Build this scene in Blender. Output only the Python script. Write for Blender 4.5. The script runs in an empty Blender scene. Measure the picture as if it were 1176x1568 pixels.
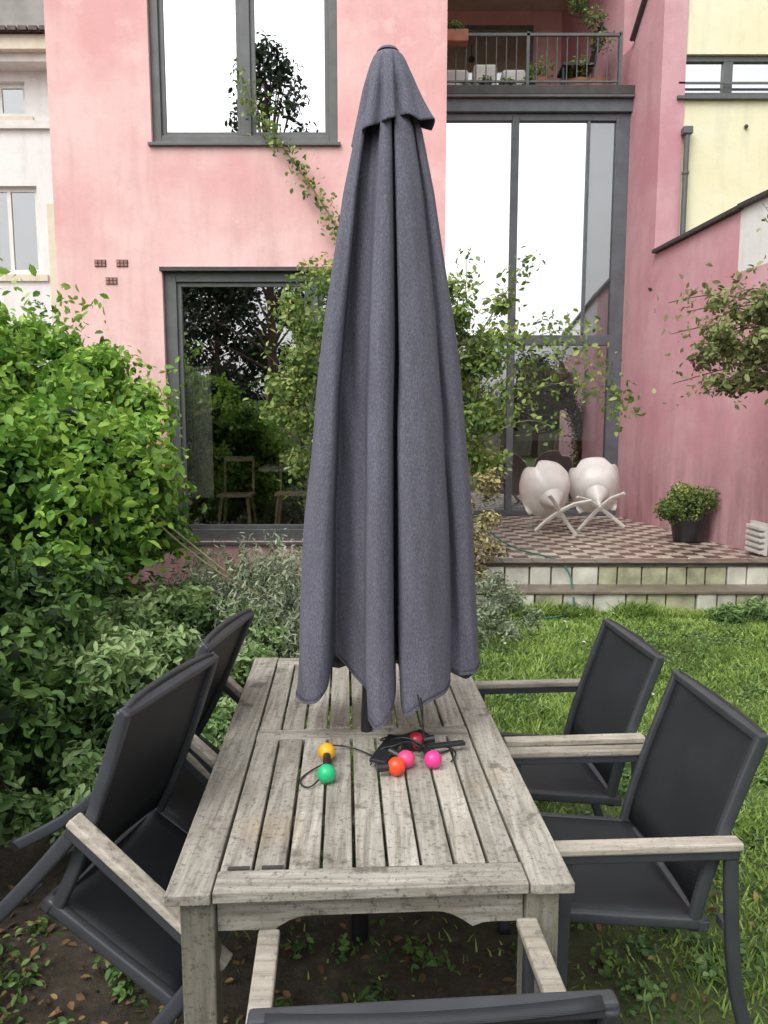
import bpy, bmesh, math, random
import numpy as np
from mathutils import Vector, Matrix
random.seed(7); rng=np.random.default_rng(7)
S=bpy.context.scene
R=math.radians
# ------------------------------------------------------------------ utils
def link(o,parent=None):
    S.collection.objects.link(o)
    if parent: o.parent=parent
    return o
def empty(name,loc=(0,0,0),rot=(0,0,0)):
    e=bpy.data.objects.new(name,None); e.empty_display_size=.1
    e.location=loc; e.rotation_euler=rot; return link(e)
def meshobj(name,verts,faces,mat=None,parent=None,smooth=False,bevel=0):
    m=bpy.data.meshes.new(name); m.from_pydata([tuple(v) for v in verts],[],faces); m.update()
    o=bpy.data.objects.new(name,m)
    if mat: m.materials.append(mat)
    if smooth:
        for p in m.polygons: p.use_smooth=True
    if bevel:
        b=o.modifiers.new('b','BEVEL'); b.width=bevel; b.segments=2; b.limit_method='ANGLE'
    return link(o,parent)
BF=[(0,3,2,1),(4,5,6,7),(0,1,5,4),(1,2,6,5),(2,3,7,6),(3,0,4,7)]
def bv(x0,x1,y0,y1,z0,z1):
    return [(x0,y0,z0),(x1,y0,z0),(x1,y1,z0),(x0,y1,z0),(x0,y0,z1),(x1,y0,z1),(x1,y1,z1),(x0,y1,z1)]
def box(name,x0,x1,y0,y1,z0,z1,mat,parent=None,bevel=0):
    return meshobj(name,bv(x0,x1,y0,y1,z0,z1),BF,mat,parent,bevel=bevel)
def boxes(name,lst,mat,parent=None,bevel=0):
    V=[];F=[]
    for b in lst:
        n=len(V); V+=bv(*b); F+=[tuple(i+n for i in f) for f in BF]
    return meshobj(name,V,F,mat,parent,bevel=bevel)
def beam(name,p0,p1,w,h,mat,parent=None,bevel=.003,up=(0,0,1)):
    p0=Vector(p0);p1=Vector(p1);d=(p1-p0).normalized();u=Vector(up)
    s=d.cross(u)
    if s.length<1e-3: s=d.cross(Vector((1,0,0)))
    s.normalize();u=s.cross(d).normalized()
    V=[]
    for p in (p0,p1):
        for a,b in((-1,-1),(1,-1),(1,1),(-1,1)): V.append(p+s*a*w/2+u*b*h/2)
    F=[(0,1,2,3),(7,6,5,4),(0,4,5,1),(1,5,6,2),(2,6,7,3),(3,7,4,0)]
    return meshobj(name,V,F,mat,parent,bevel=bevel)
def sweep(name,pts,w,h,mat,parent=None):
    P=[Vector(p) for p in pts];Q=[]
    for i in range(len(P)-1):
        p0=P[max(0,i-1)];p1=P[i];p2=P[i+1];p3=P[min(len(P)-1,i+2)]
        for s in range(6):
            t=s/6;Q.append(.5*((2*p1)+(-p0+p2)*t+(2*p0-5*p1+4*p2-p3)*t*t+(-p0+3*p1-3*p2+p3)*t**3))
    Q.append(P[-1]);V=[];F=[];n=12;m=len(Q);yv=Vector((0,1,0))
    for i,q in enumerate(Q):
        d=(Q[min(m-1,i+1)]-Q[max(0,i-1)]).normalized();nn=d.cross(yv).normalized()
        for k in range(n):
            a=2*math.pi*(k+.5)/n;c,s=math.cos(a),math.sin(a)
            V.append(q+yv*(w/2*math.copysign(abs(c)**.45,c))+nn*(h/2*math.copysign(abs(s)**.45,s)))
    for i in range(m-1):
        for k in range(n): j=(k+1)%n;F.append((i*n+k,i*n+j,(i+1)*n+j,(i+1)*n+k))
    F.append(tuple(range(n))[::-1]);F.append(tuple(range((m-1)*n,m*n)))
    return meshobj(name,V,F,mat,parent,True)
def tube(name,pts,r,mat,parent=None,smooth=True,res=3,taper=None):
    c=bpy.data.curves.new(name,'CURVE'); c.dimensions='3D'; c.bevel_depth=r; c.bevel_resolution=res; c.use_fill_caps=True
    s=c.splines.new('NURBS' if smooth and len(pts)>2 else 'POLY'); s.points.add(len(pts)-1)
    for i,p in enumerate(pts):
        s.points[i].co=(*p,1); 
        if taper: s.points[i].radius=taper[0]+(taper[1]-taper[0])*i/(len(pts)-1)
    if s.type=='NURBS': s.use_endpoint_u=True; s.order_u=min(4,len(pts)); s.resolution_u=6
    c.materials.append(mat); o=bpy.data.objects.new(name,c); return link(o,parent)
def cyl(name,c,r,h,mat,parent=None,n=24,r2=None,bevel=0):
    r2=r if r2 is None else r2; V=[];F=[]
    for k,(rr,z) in enumerate(((r,0),(r2,h))):
        for i in range(n):
            a=2*math.pi*i/n; V.append((c[0]+rr*math.cos(a),c[1]+rr*math.sin(a),c[2]+z))
    for i in range(n): j=(i+1)%n; F.append((i,j,n+j,n+i))
    F.append(tuple(range(n))[::-1]);F.append(tuple(range(n,2*n)))
    return meshobj(name,V,F,mat,parent,bevel=bevel)
def uvs(name,c,r,mat,parent=None,sc=(1,1,1)):
    bm=bmesh.new(); bmesh.ops.create_uvsphere(bm,u_segments=24,v_segments=16,radius=r)
    m=bpy.data.meshes.new(name); bm.to_mesh(m); bm.free()
    for p in m.polygons:p.use_smooth=True
    m.materials.append(mat); o=bpy.data.objects.new(name,m); o.location=c;o.scale=sc; return link(o,parent)
# ------------------------------------------------------------------ materials
def newmat(name):
    m=bpy.data.materials.new(name); m.use_nodes=True; nt=m.node_tree
    for n in list(nt.nodes): nt.nodes.remove(n)
    out=nt.nodes.new('ShaderNodeOutputMaterial'); b=nt.nodes.new('ShaderNodeBsdfPrincipled')
    nt.links.new(b.outputs[0],out.inputs[0]); return m,nt,b,out
class NT:
    def __init__(s,nt): s.nt=nt
    def n(s,t,**k):
        x=s.nt.nodes.new(t)
        for a,v in k.items(): setattr(x,a,v)
        return x
    def l(s,a,b): s.nt.links.new(a,b)
    def coord(s,kind,scale=(1,1,1),rot=(0,0,0)):
        if kind=='pos': o=s.n('ShaderNodeNewGeometry').outputs['Position']
        else: o=s.n('ShaderNodeTexCoord').outputs['Object']
        mp=s.n('ShaderNodeMapping'); mp.inputs['Scale'].default_value=scale; mp.inputs['Rotation'].default_value=rot
        s.l(o,mp.inputs[0]); return mp.outputs[0]
    def noise(s,co,sc,det=4,rough=.55):
        x=s.n('ShaderNodeTexNoise'); x.inputs['Scale'].default_value=sc;x.inputs['Detail'].default_value=det;x.inputs['Roughness'].default_value=rough
        s.l(co,x.inputs['Vector']); return x.outputs['Fac']
    def ramp(s,f,st,interp='LINEAR'):
        r=s.n('ShaderNodeValToRGB'); e=r.color_ramp.elements; r.color_ramp.interpolation=interp
        while len(e)<len(st): e.new(.5)
        for i,(p,c) in enumerate(st):
            e[i].position=p; e[i].color=(*c,1) if isinstance(c,tuple) else (c,c,c,1)
        s.l(f,r.inputs[0]); return r.outputs[0]
    def mix(s,f,a,b,mode='MIX'):
        m=s.n('ShaderNodeMix',data_type='RGBA',blend_type=mode)
        for v,i in((f,0),(a,6),(b,7)):
            if isinstance(v,(int,float)): m.inputs[i].default_value=v if i==0 else (v,v,v,1)
            elif isinstance(v,tuple): m.inputs[i].default_value=(*v,1)
            else: s.l(v,m.inputs[i])
        return m.outputs[2]
    def bump(s,h,b,st=.3,d=.01):
        x=s.n('ShaderNodeBump'); x.inputs['Strength'].default_value=st;x.inputs['Distance'].default_value=d
        s.l(h,x.inputs['Height']); s.l(x.outputs[0],b.inputs['Normal'])
def simple(name,c,rough=.6,var=.25,scale=8,bump=.1,kind='obj',metal=0,det=4,bd=.005):
    m,nt,b,o=newmat(name); t=NT(nt); co=t.coord(kind); n=t.noise(co,scale,det)
    lo=tuple(x*(1-var) for x in c); hi=tuple(min(1,x*(1+var)) for x in c)
    t.l(t.ramp(n,[(.3,lo),(.7,hi)]),b.inputs['Base Color']); b.inputs['Roughness'].default_value=rough;b.inputs['Metallic'].default_value=metal
    if bump: t.bump(t.noise(co,scale*6,3),b,bump,bd)
    return m
def stucco(name,base,light,stain,grime=(.25,.2,.15),gz=1.2):
    m,nt,b,o=newmat(name); t=NT(nt); co=t.coord('pos'); cs=t.coord('pos',(2.2,2.2,.28))
    c=t.mix(t.ramp(t.noise(co,.9,5,.6),[(.36,0.),(.64,1.)]),base,light)
    c=t.mix(t.ramp(t.noise(cs,1.6,5,.65),[(.50,0.),(.8,.65)]),c,stain)
    c=t.mix(t.ramp(t.noise(co,7,5,.7),[(.5,0.),(.8,.3)]),c,stain)
    c=t.mix(t.ramp(t.noise(t.coord('pos'),2.3,5,.7),[(.56,0.),(.66,.5)]),c,light)
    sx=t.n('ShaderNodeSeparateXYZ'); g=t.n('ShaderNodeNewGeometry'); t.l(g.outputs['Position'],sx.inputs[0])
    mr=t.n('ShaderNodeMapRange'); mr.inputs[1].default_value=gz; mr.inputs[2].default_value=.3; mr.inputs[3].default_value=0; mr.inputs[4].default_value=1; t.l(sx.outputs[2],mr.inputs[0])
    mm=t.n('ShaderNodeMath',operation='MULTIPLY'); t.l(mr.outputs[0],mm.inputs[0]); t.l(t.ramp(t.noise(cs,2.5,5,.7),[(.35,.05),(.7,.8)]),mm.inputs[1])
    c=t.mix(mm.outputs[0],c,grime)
    t.l(c,b.inputs['Base Color']); b.inputs['Roughness'].default_value=.85
    t.bump(t.noise(co,30,5,.7),b,.35,.01); return m
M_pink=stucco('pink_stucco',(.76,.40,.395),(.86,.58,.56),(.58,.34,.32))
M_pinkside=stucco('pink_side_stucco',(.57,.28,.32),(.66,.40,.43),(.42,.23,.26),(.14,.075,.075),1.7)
M_yellow=stucco('yellow_render',(.80,.74,.50),(.84,.80,.60),(.58,.54,.40))
M_cream=stucco('cream_render',(.66,.60,.45),(.75,.70,.58),(.42,.38,.3))
M_white=stucco('white_render',(.74,.74,.72),(.8,.8,.78),(.5,.5,.46))
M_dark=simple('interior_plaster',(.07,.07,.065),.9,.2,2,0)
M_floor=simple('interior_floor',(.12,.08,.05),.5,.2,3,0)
M_frame=simple('window_frame_paint',(.115,.12,.12),.45,.15,6,.05)
M_framew=simple('white_frame_paint',(.7,.7,.66),.5,.1,6,.05)
M_beam=simple('steel_beam_paint',(.115,.13,.145),.45,.2,5,.05)
M_roof=simple('roof_tile',(.12,.09,.08),.8,.4,14,.4)
M_lead=simple('lead_flashing',(.05,.045,.045),.5,.3,8,.1)
M_curt=simple('curtain_cloth',(.7,.7,.66),.9,.08,3,.1)
def glass(name,refl,tint=.7):
    m=bpy.data.materials.new(name);m.use_nodes=True;nt=m.node_tree
    for n in list(nt.nodes): nt.nodes.remove(n)
    t=NT(nt);o=t.n('ShaderNodeOutputMaterial');g=t.n('ShaderNodeBsdfGlossy');g.inputs['Roughness'].default_value=.0
    g.inputs['Color'].default_value=(.97,.98,1,1)
    tr=t.n('ShaderNodeBsdfTransparent');tr.inputs[0].default_value=(tint,tint,tint,1)
    mx=t.n('ShaderNodeMixShader');mx.inputs[0].default_value=refl
    bp=t.n('ShaderNodeBump');bp.inputs['Strength'].default_value=.08;bp.inputs['Distance'].default_value=.012
    t.l(t.noise(t.coord('pos'),.9,1),bp.inputs['Height']);t.l(bp.outputs[0],g.inputs['Normal'])
    t.l(tr.outputs[0],mx.inputs[1]);t.l(g.outputs[0],mx.inputs[2]);t.l(mx.outputs[0],o.inputs[0]);return m
M_gl=glass('reflective_window_glass',.7); M_gb=glass('bay_window_glass',.85,.6);M_gd=glass('window_glass',.27,.85);M_gs=glass('shaded_window_glass',.2,.8)
def foliage(name,dark,mid,light,trans=.3,rough=.5):
    m,nt,b,o=newmat(name);t=NT(nt)
    at=t.n('ShaderNodeAttribute',attribute_name='tint')
    c=t.ramp(at.outputs['Fac'],[(0,dark),(.5,mid),(1,light)])
    t.l(c,b.inputs['Base Color']);b.inputs['Roughness'].default_value=rough
    b.inputs['Specular IOR Level'].default_value=.35
    if trans:
        tr=t.n('ShaderNodeBsdfTranslucent');t.l(c,tr.inputs[0])
        mx=t.n('ShaderNodeMixShader');mx.inputs[0].default_value=trans;t.l(b.outputs[0],mx.inputs[1]);t.l(tr.outputs[0],mx.inputs[2]);t.l(mx.outputs[0],o.inputs[0])
    return m
M_creep=foliage('creeper_leaves',(.03,.09,.015),(.16,.34,.045),(.43,.63,.11))
M_climb=foliage('climber_leaves',(.05,.10,.03),(.18,.29,.07),(.44,.48,.15))
M_rose=foliage('rose_leaves',(.10,.07,.04),(.20,.26,.09),(.42,.44,.20))
M_lav=foliage('lavender_leaves',(.09,.125,.07),(.21,.26,.155),(.38,.42,.29),0)
M_cover=foliage('groundcover_leaves',(.05,.12,.035),(.20,.33,.11),(.42,.54,.25))
M_shade=foliage('shade_leaves',(.022,.06,.018),(.08,.165,.04),(.20,.33,.09))  # darker greens: shade on the lower planting put into leaf colour
M_grass=foliage('grass_blades',(.09,.14,.035),(.21,.335,.065),(.38,.50,.14),.2)
M_tree=foliage('tree_leaves',(.015,.03,.012),(.035,.065,.025),(.07,.11,.04),0)
M_litter=foliage('dead_leaves',(.07,.04,.02),(.20,.12,.05),(.48,.36,.14),0,.7)
M_box=foliage('boxwood_leaves',(.04,.08,.02),(.15,.22,.05),(.32,.38,.10),0)
M_core=simple('shrub_dark_core',(.018,.035,.012),.95,.4,5,0)  # dark bodies added inside foliage, standing in for its inner shade
M_bark=simple('bark',(.12,.085,.06),.9,.3,12,.4)
M_stem=simple('green_stem',(.20,.19,.10),.8,.3,12,.1)
def ground_mat():
    m,nt,b,o=newmat('ground_soil_grass');t=NT(nt);co=t.coord('pos')
    soil=t.ramp(t.noise(co,14,7,.7),[(.3,(.025,.018,.012)),(.55,(.06,.047,.032)),(.75,(.12,.10,.07))])
    gr=t.ramp(t.noise(co,9,5,.7),[(.3,(.06,.09,.03)),(.7,(.14,.21,.055))])
    sx=t.n('ShaderNodeSeparateXYZ');t.l(t.n('ShaderNodeNewGeometry').outputs['Position'],sx.inputs[0])
    a=t.n('ShaderNodeMath',operation='ADD');t.l(sx.outputs[0],a.inputs[0]);
    nn=t.n('ShaderNodeMath',operation='MULTIPLY');t.l(t.noise(co,2.2,4),nn.inputs[0]);nn.inputs[1].default_value=1.4;t.l(nn.outputs[0],a.inputs[1])
    y=t.n('ShaderNodeMath',operation='MULTIPLY_ADD');t.l(sx.outputs[1],y.inputs[0]);y.inputs[1].default_value=.28;t.l(a.outputs[0],y.inputs[2])
    mr=t.n('ShaderNodeMapRange');mr.inputs[1].default_value=1.6;mr.inputs[2].default_value=2.8;t.l(y.outputs[0],mr.inputs[0])
    t.l(t.mix(mr.outputs[0],soil,gr),b.inputs['Base Color']);b.inputs['Roughness'].default_value=.95
    t.bump(t.noise(co,25,7,.7),b,.8,.03);return m
M_ground=ground_mat()
def wood(name,grain='y',base=(.39,.36,.305),hi=(.61,.58,.51),lo=(.18,.16,.13),spots=.65,wet=True):
    m,nt,b,o=newmat(name);t=NT(nt);sc={'y':(26,1.6,26),'x':(1.6,26,26),'z':(26,26,1.6)}[grain]
    co=t.coord('pos',sc);ci=t.coord('pos')
    oi=t.n('ShaderNodeObjectInfo')
    va=t.n('ShaderNodeVectorMath',operation='ADD');t.l(co,va.inputs[0]);
    rv=t.n('ShaderNodeMath',operation='MULTIPLY');t.l(oi.outputs['Random'],rv.inputs[0]);rv.inputs[1].default_value=40
    t.l(rv.outputs[0],va.inputs[1]);co=va.outputs[0]
    g=t.noise(co,2.2,7,.72)
    c=t.ramp(g,[(.30,lo),(.46,base),(.68,hi)])
    c=t.mix(t.ramp(t.noise(ci,5,4,.65),[(.45,0.),(.75,.6)]),c,(.24,.22,.17))
    c=t.mix(t.ramp(t.noise(ci,3.1,4,.6),[(.58,0.),(.78,.5)]),c,(.47,.34,.19))
    c=t.mix(t.ramp(t.noise(ci,70,4,.8),[(.55,0.),(.63,spots)]),c,(.085,.08,.065))
    c=t.mix(t.ramp(t.noise(ci,26,4,.7),[(.61,0.),(.69,.6)]),c,(.12,.11,.09))
    if wet: c=t.mix(t.ramp(t.noise(ci,9,5,.6),[(.60,0.),(.67,.7)]),c,(.10,.085,.065))
    br=t.n('ShaderNodeMapRange');br.inputs[3].default_value=.78;br.inputs[4].default_value=1.12;t.l(oi.outputs['Random'],br.inputs[0])
    hs=t.n('ShaderNodeHueSaturation');t.l(c,hs.inputs['Color']);t.l(br.outputs[0],hs.inputs['Value'])
    t.l(hs.outputs[0],b.inputs['Base Color']);b.inputs['Roughness'].default_value=.65
    t.bump(g,b,.6,.005);return m
M_wy=wood('weathered_teak_lengthwise','y');M_wx=wood('weathered_teak_crosswise','x');M_wz=wood('weathered_teak_upright','z',base=(.24,.23,.18),hi=(.37,.35,.29),lo=(.11,.10,.07))
M_arm=wood('armrest_teak','x',base=(.44,.40,.33),hi=(.62,.56,.48),lo=(.22,.17,.12),spots=.35,wet=False)
M_alu=simple('anthracite_aluminium',(.066,.071,.08),.38,.15,10,.03,metal=.2)
def meshfab():
    m,nt,b,o=newmat('textilene_mesh');t=NT(nt);co=t.coord('obj')
    w=t.n('ShaderNodeTexWave');w.inputs['Scale'].default_value=160;t.l(co,w.inputs[0])
    c=t.mix(w.outputs['Fac'],(.012,.014,.017),(.03,.033,.038));c=t.mix(t.ramp(t.noise(co,5,4),[(.4,0.),(.8,.35)]),c,(.055,.058,.064))
    t.l(c,b.inputs['Base Color']);b.inputs['Roughness'].default_value=.6;t.bump(w.outputs['Fac'],b,.2,.001);return m
M_mesh=meshfab()
def fabric():
    m,nt,b,o=newmat('parasol_polyester');t=NT(nt);co=t.coord('obj');
    a=t.noise(t.coord('obj',(1,1,.35)),330,3,.8);w=t.noise(t.coord('obj',(3,3,.6)),4,4,.6)
    c=t.ramp(a,[(.3,(.070,.070,.095)),(.5,(.122,.121,.158)),(.7,(.22,.218,.27))])
    c=t.mix(t.ramp(w,[(.45,0.),(.72,.45)]),c,(.080,.078,.102))
    t.l(c,b.inputs['Base Color']);b.inputs['Roughness'].default_value=.9
    mx=t.n('ShaderNodeMath',operation='MULTIPLY_ADD');t.l(t.noise(t.coord('obj',(5,5,1.4)),3.5,4,.55),mx.inputs[0]);mx.inputs[1].default_value=12;t.l(a,mx.inputs[2])
    t.bump(mx.outputs[0],b,.4,.002);return m
M_fab=fabric()
M_black=simple('black_plastic',(.02,.02,.022),.35,.2,10,.05)
M_wplas=simple('white_plastic',(.66,.64,.61),.35,.12,6,.03)
# ------------------------------------------------------------------ foliage generators
def leafcloud(name,P,size,mat,parent=None,outdir=None,aspect=.55,up=.5,droop=.3,tint=None):
    P=np.asarray(P,float);N=len(P)
    nrm=rng.normal(size=(N,3))*.75; nrm[:,2]+=up
    if outdir is not None: nrm+=outdir*.7
    nrm/=np.linalg.norm(nrm,axis=1,keepdims=True)+1e-9
    d=rng.normal(size=(N,3)); d[:,2]-=droop; d-=nrm*(d*nrm).sum(1,keepdims=True); d/=np.linalg.norm(d,axis=1,keepdims=True)+1e-9
    s=np.cross(nrm,d); L=(size*rng.uniform(.55,1.3,N))[:,None]; W=L*aspect*.5; f=.25*W
    V=np.stack([P-d*L*.5, P-d*L*.18+s*W*.9+nrm*f, P+d*L*.2+s*W*.8+nrm*f, P+d*L*.5-nrm*L*.08, P+d*L*.2-s*W*.8+nrm*f, P-d*L*.18-s*W*.9+nrm*f],1).reshape(-1,3)
    base=(np.arange(N)*6)[:,None]
    F=np.concatenate([base+np.array([[0,1,2,3]]),base+np.array([[0,3,4,5]])],1).reshape(-1)
    m=bpy.data.meshes.new(name);m.vertices.add(6*N);m.vertices.foreach_set('co',V.ravel())
    m.loops.add(len(F));m.loops.foreach_set('vertex_index',F.astype(np.int32))
    nf=2*N;m.polygons.add(nf);m.polygons.foreach_set('loop_start',(np.arange(nf)*4).astype(np.int32))
    try:m.polygons.foreach_set('loop_total',np.full(nf,4,np.int32))
    except Exception: pass
    m.update(calc_edges=True)
    if tint is None: tint=rng.uniform(0,1,N)
    a=m.attributes.new('tint','FLOAT','POINT');a.data.foreach_set('value',np.repeat(np.clip(tint,0,1),6).astype(np.float32))
    m.materials.append(mat);o=bpy.data.objects.new(name,m);return link(o,parent)
def clumps(centers,radii,n,shell=.55):
    C=np.asarray(centers,float);r=np.asarray(radii,float);K=len(C)
    idx=np.repeat(np.arange(K),n);M=len(idx)
    d=rng.normal(size=(M,3));d/=np.linalg.norm(d,axis=1,keepdims=True)
    rr=r[idx]*(shell+(1.12-shell)*rng.uniform(0,1,M)**.7)
    P=C[idx]+d*rr[:,None]*np.array([1,1,.8])
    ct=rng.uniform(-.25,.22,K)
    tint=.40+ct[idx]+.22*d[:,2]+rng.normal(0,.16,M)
    return P,d,tint
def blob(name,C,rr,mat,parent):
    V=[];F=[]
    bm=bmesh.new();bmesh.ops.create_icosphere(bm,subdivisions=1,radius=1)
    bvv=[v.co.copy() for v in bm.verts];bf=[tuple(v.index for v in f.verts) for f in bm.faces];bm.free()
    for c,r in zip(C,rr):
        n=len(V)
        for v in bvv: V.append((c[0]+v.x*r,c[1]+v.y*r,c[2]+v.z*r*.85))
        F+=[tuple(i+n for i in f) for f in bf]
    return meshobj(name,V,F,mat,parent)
# ------------------------------------------------------------------ ground
meshobj('ground',[(-150,-150,0),(150,-150,0),(150,150,0),(-150,150,0)],[(0,1,2,3)],M_ground)
def grass(name,n,x0,x1,y0,y1,dens,hgt,parent=None):
    x=rng.uniform(x0,x1,n);y=rng.uniform(y0,y1,n)
    k=dens(x,y)>rng.uniform(0,1,n);x=x[k];y=y[k];n=len(x)
    hm=.8+.45*np.sin(x*3.3+1.7*np.sin(y*2.1))*np.sin(y*3.9+np.sin(x*2.7))
    h=hgt*rng.uniform(.5,1.35,n)*hm;a=rng.uniform(0,6.283,n);w=.0022+.001*rng.uniform(0,1,n)+ .0006*y
    lx=rng.normal(0,.7,n)*h;ly=rng.normal(0,.7,n)*h
    z0=np.zeros(n)
    V=np.stack([np.stack([x-np.cos(a)*w,y-np.sin(a)*w,z0],1),np.stack([x+np.cos(a)*w,y+np.sin(a)*w,z0],1),
        np.stack([x+lx*.4+np.cos(a)*w*.7,y+ly*.4+np.sin(a)*w*.7,h*.6],1),np.stack([x+lx*.4-np.cos(a)*w*.7,y+ly*.4-np.sin(a)*w*.7,h*.6],1),
        np.stack([x+lx,y+ly,h],1)],1).reshape(-1,3)
    b=(np.arange(n)*5)[:,None];m=bpy.data.meshes.new(name)
    F=np.concatenate([b+np.array([[0,1,2,3]]),b+np.array([[3,2,4]])],1).reshape(-1)
    m.vertices.add(5*n);m.vertices.foreach_set('co',V.ravel());m.loops.add(len(F));m.loops.foreach_set('vertex_index',F.astype(np.int32))
    m.polygons.add(2*n);ls=np.stack([np.arange(n)*7,np.arange(n)*7+4],1).ravel();m.polygons.foreach_set('loop_start',ls.astype(np.int32))
    try:m.polygons.foreach_set('loop_total',np.tile([4,3],n).astype(np.int32))
    except Exception:pass
    m.update(calc_edges=True)
    pt=.47+.3*np.sin(x*2.1+np.sin(y*1.7)*1.5)*np.cos(y*1.9+x)+.16*np.sin(x*9+3*np.sin(y*7))-.14*np.clip((2.3-y),0,1)
    tint=np.clip(pt+rng.normal(0,.2,n),0,1);at=m.attributes.new('tint','FLOAT','POINT');at.data.foreach_set('value',np.repeat(tint,5).astype(np.float32))
    m.materials.append(M_grass);return link(bpy.data.objects.new(name,m),parent)
lawn=empty('lawn')
def dens(x,y):
    q=x+.28*y+.35*np.sin(x*3.1+y*1.3)*np.cos(y*2.7)
    patch=.5+.5*np.sin(x*5.3+2*np.sin(y*3.1))*np.sin(y*4.7+1.3*np.sin(x*4))
    return np.clip((q-.95)/1.0,0.04,1)*(.18+.82*patch)
grass('lawn_grass_near',150000,-.7,3.6,.6,3.6,dens,.030,lawn)
grass('lawn_grass_far',120000,-.6,5.2,3.4,6.75,lambda x,y:.7+.3*np.sin(x*4+np.sin(y*3))*np.sin(y*5+x),.042,lawn)
grass('lawn_edge_tufts',9000,.6,4.6,6.5,6.7,lambda x,y:.5+.5*np.sin(x*7)*np.sin(x*2.3),.15,lawn)
C=[];
for _ in range(240):
    x=random.uniform(.6,4.2);y=random.uniform(1.0,6.3);C.append((x,y,.012))
P,d,t=clumps(C,[random.uniform(.04,.14) for _ in C],50,.05);P[:,2]=np.abs(P[:,2]-.012)*.35+.012
leafcloud('lawn_clover',P,.024,M_cover,lawn,up=2.5,aspect=.8,tint=t-.12)
n=3600;P=np.stack([rng.uniform(-2.0,1.4,n),rng.uniform(.7,2.6,n),rng.uniform(.004,.03,n)],1)
k=rng.uniform(0,1,n)<np.clip(.75-(P[:,0]+.6)*.6-(P[:,1]-1.3)*.3,.1,1);P=P[k]
leafcloud('fallen_leaves',P,.034,M_litter,None,up=2,droop=0,tint=rng.beta(1.1,2.4,len(P)))
n=70;P=np.stack([rng.uniform(.8,4.2,n),rng.uniform(2.5,8.3,n),np.full(n,.05)],1);P[:,2]=np.where(P[:,1]>7,.43,.05)
P=P[(P[:,1]<6.6)|(P[:,1]>7.1)]
leafcloud('fallen_petals',P,.03,simple('petal',(.75,.7,.68),.6,.1,5,0),None,up=3,droop=0,aspect=.8)
# ------------------------------------------------------------------ pink house
H=empty('pink_house')
def wall(name,x0,x1,z0,z1,y0,y1,holes,mat,parent):
    xs=sorted({x0,x1,*[h[0] for h in holes],*[h[1] for h in holes]});zs=sorted({z0,z1,*[h[2] for h in holes],*[h[3] for h in holes]})
    L=[]
    for a,b in zip(xs,xs[1:]):
        for c,d in zip(zs,zs[1:]):
            mx,mz=(a+b)/2,(c+d)/2
            if any(h[0]<mx<h[1] and h[2]<mz<h[3] for h in holes): continue
            L.append((a,b,y0,y1,c,d))
    return boxes(name,L,mat,parent)
UW=(-2.39,-.475,4.62,6.75);LW=(-2.33,-.3,.47,3.37)
wall('front_wall',-3.43,.64,-.1,9.5,8.0,8.35,[UW,LW],M_pink,H)
box('side_wall_right',.29,.64,8.35,14,-.1,9.5,M_pink,H)
box('side_wall_left',-3.43,-3.1,8.35,14,-.1,9.5,M_pink,H)
box('rear_wall',-3.43,3.4,14,14.3,-.1,9.5,M_pink,H)
box('roof',-3.6,.8,7.9,14.4,9.5,9.7,M_roof,H)
for i,z in enumerate((.3,3.55,6.9)): box('interior_floor_%d'%i,-3.1,.29,8.35,14,z,z+.15,M_floor,H)
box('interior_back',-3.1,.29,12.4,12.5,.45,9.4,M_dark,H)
def window(nm,o,y,cols,fr,gm,rows=()):
    x0,x1,z0,z1=o
    L=[(x0,x0+fr,y,y+.09,z0,z1),(x1-fr,x1,y,y+.09,z0,z1),(x0+fr,x1-fr,y,y+.09,z0,z0+fr),(x0+fr,x1-fr,y,y+.09,z1-fr,z1)]
    for c,w in cols: L.append((c-w/2,c+w/2,y+.003,y+.088,z0+fr,z1-fr))
    boxes(nm+'_frame',L,M_frame,H,bevel=.006)
    xs=[x0+fr]+[q for c,w in cols for q in(c-w/2,c+w/2)]+[x1-fr];L=[];s=.045
    for a,b in zip(xs[::2],xs[1::2]):
        c,d=z0+fr,z1-fr
        L+=[(a,a+s,y+.03,y+.08,c,d),(b-s,b,y+.03,y+.08,c,d),(a+s,b-s,y+.03,y+.08,c,c+s),(a+s,b-s,y+.03,y+.08,d-s,d)]
    boxes(nm+'_sashes',L,M_frame,H,bevel=.004)
    box(nm+'_glass',x0+fr,x1-fr,y+.05,y+.056,z0+fr,z1-fr,gm,H)
    box(nm+'_sill',x0-.03,x1+.03,y-.09,y+.02,z0-.035,z0-.002,M_frame,H,bevel=.004)
window('upper_window',UW,8.05,[(-1.42,.10)],.09,M_gl)
window('lower_window',LW,8.05,[(-.75,.10)],.13,M_gd)
box('lower_window_lintel',LW[0]-.02,LW[1]+.02,7.97,8.06,LW[3]-.03,LW[3]+.01,M_lead,H)
def curtain(nm,x0,x1,y,z0,z1):
    V=[];F=[];n=40
    for i in range(n+1):
        x=x0+(x1-x0)*i/n;yy=y+.03*math.sin(i*1.3)+.01*math.sin(i*2.9)
        V+=[(x,yy,z0),(x,yy,z1)]
    for i in range(n): F.append((2*i,2*i+2,2*i+3,2*i+1))
    meshobj(nm,V,F,M_curt,H,True)
curtain('curtain_a',-2.3,-1.5,8.5,4.6,6.75);curtain('curtain_b',-.95,-.5,8.5,4.6,6.75)
curtain('curtain_c',-2.28,-1.98,8.55,.9,2.4)
fur=simple('interior_wood',(.5,.38,.25),.5,.2,5,0)
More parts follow.
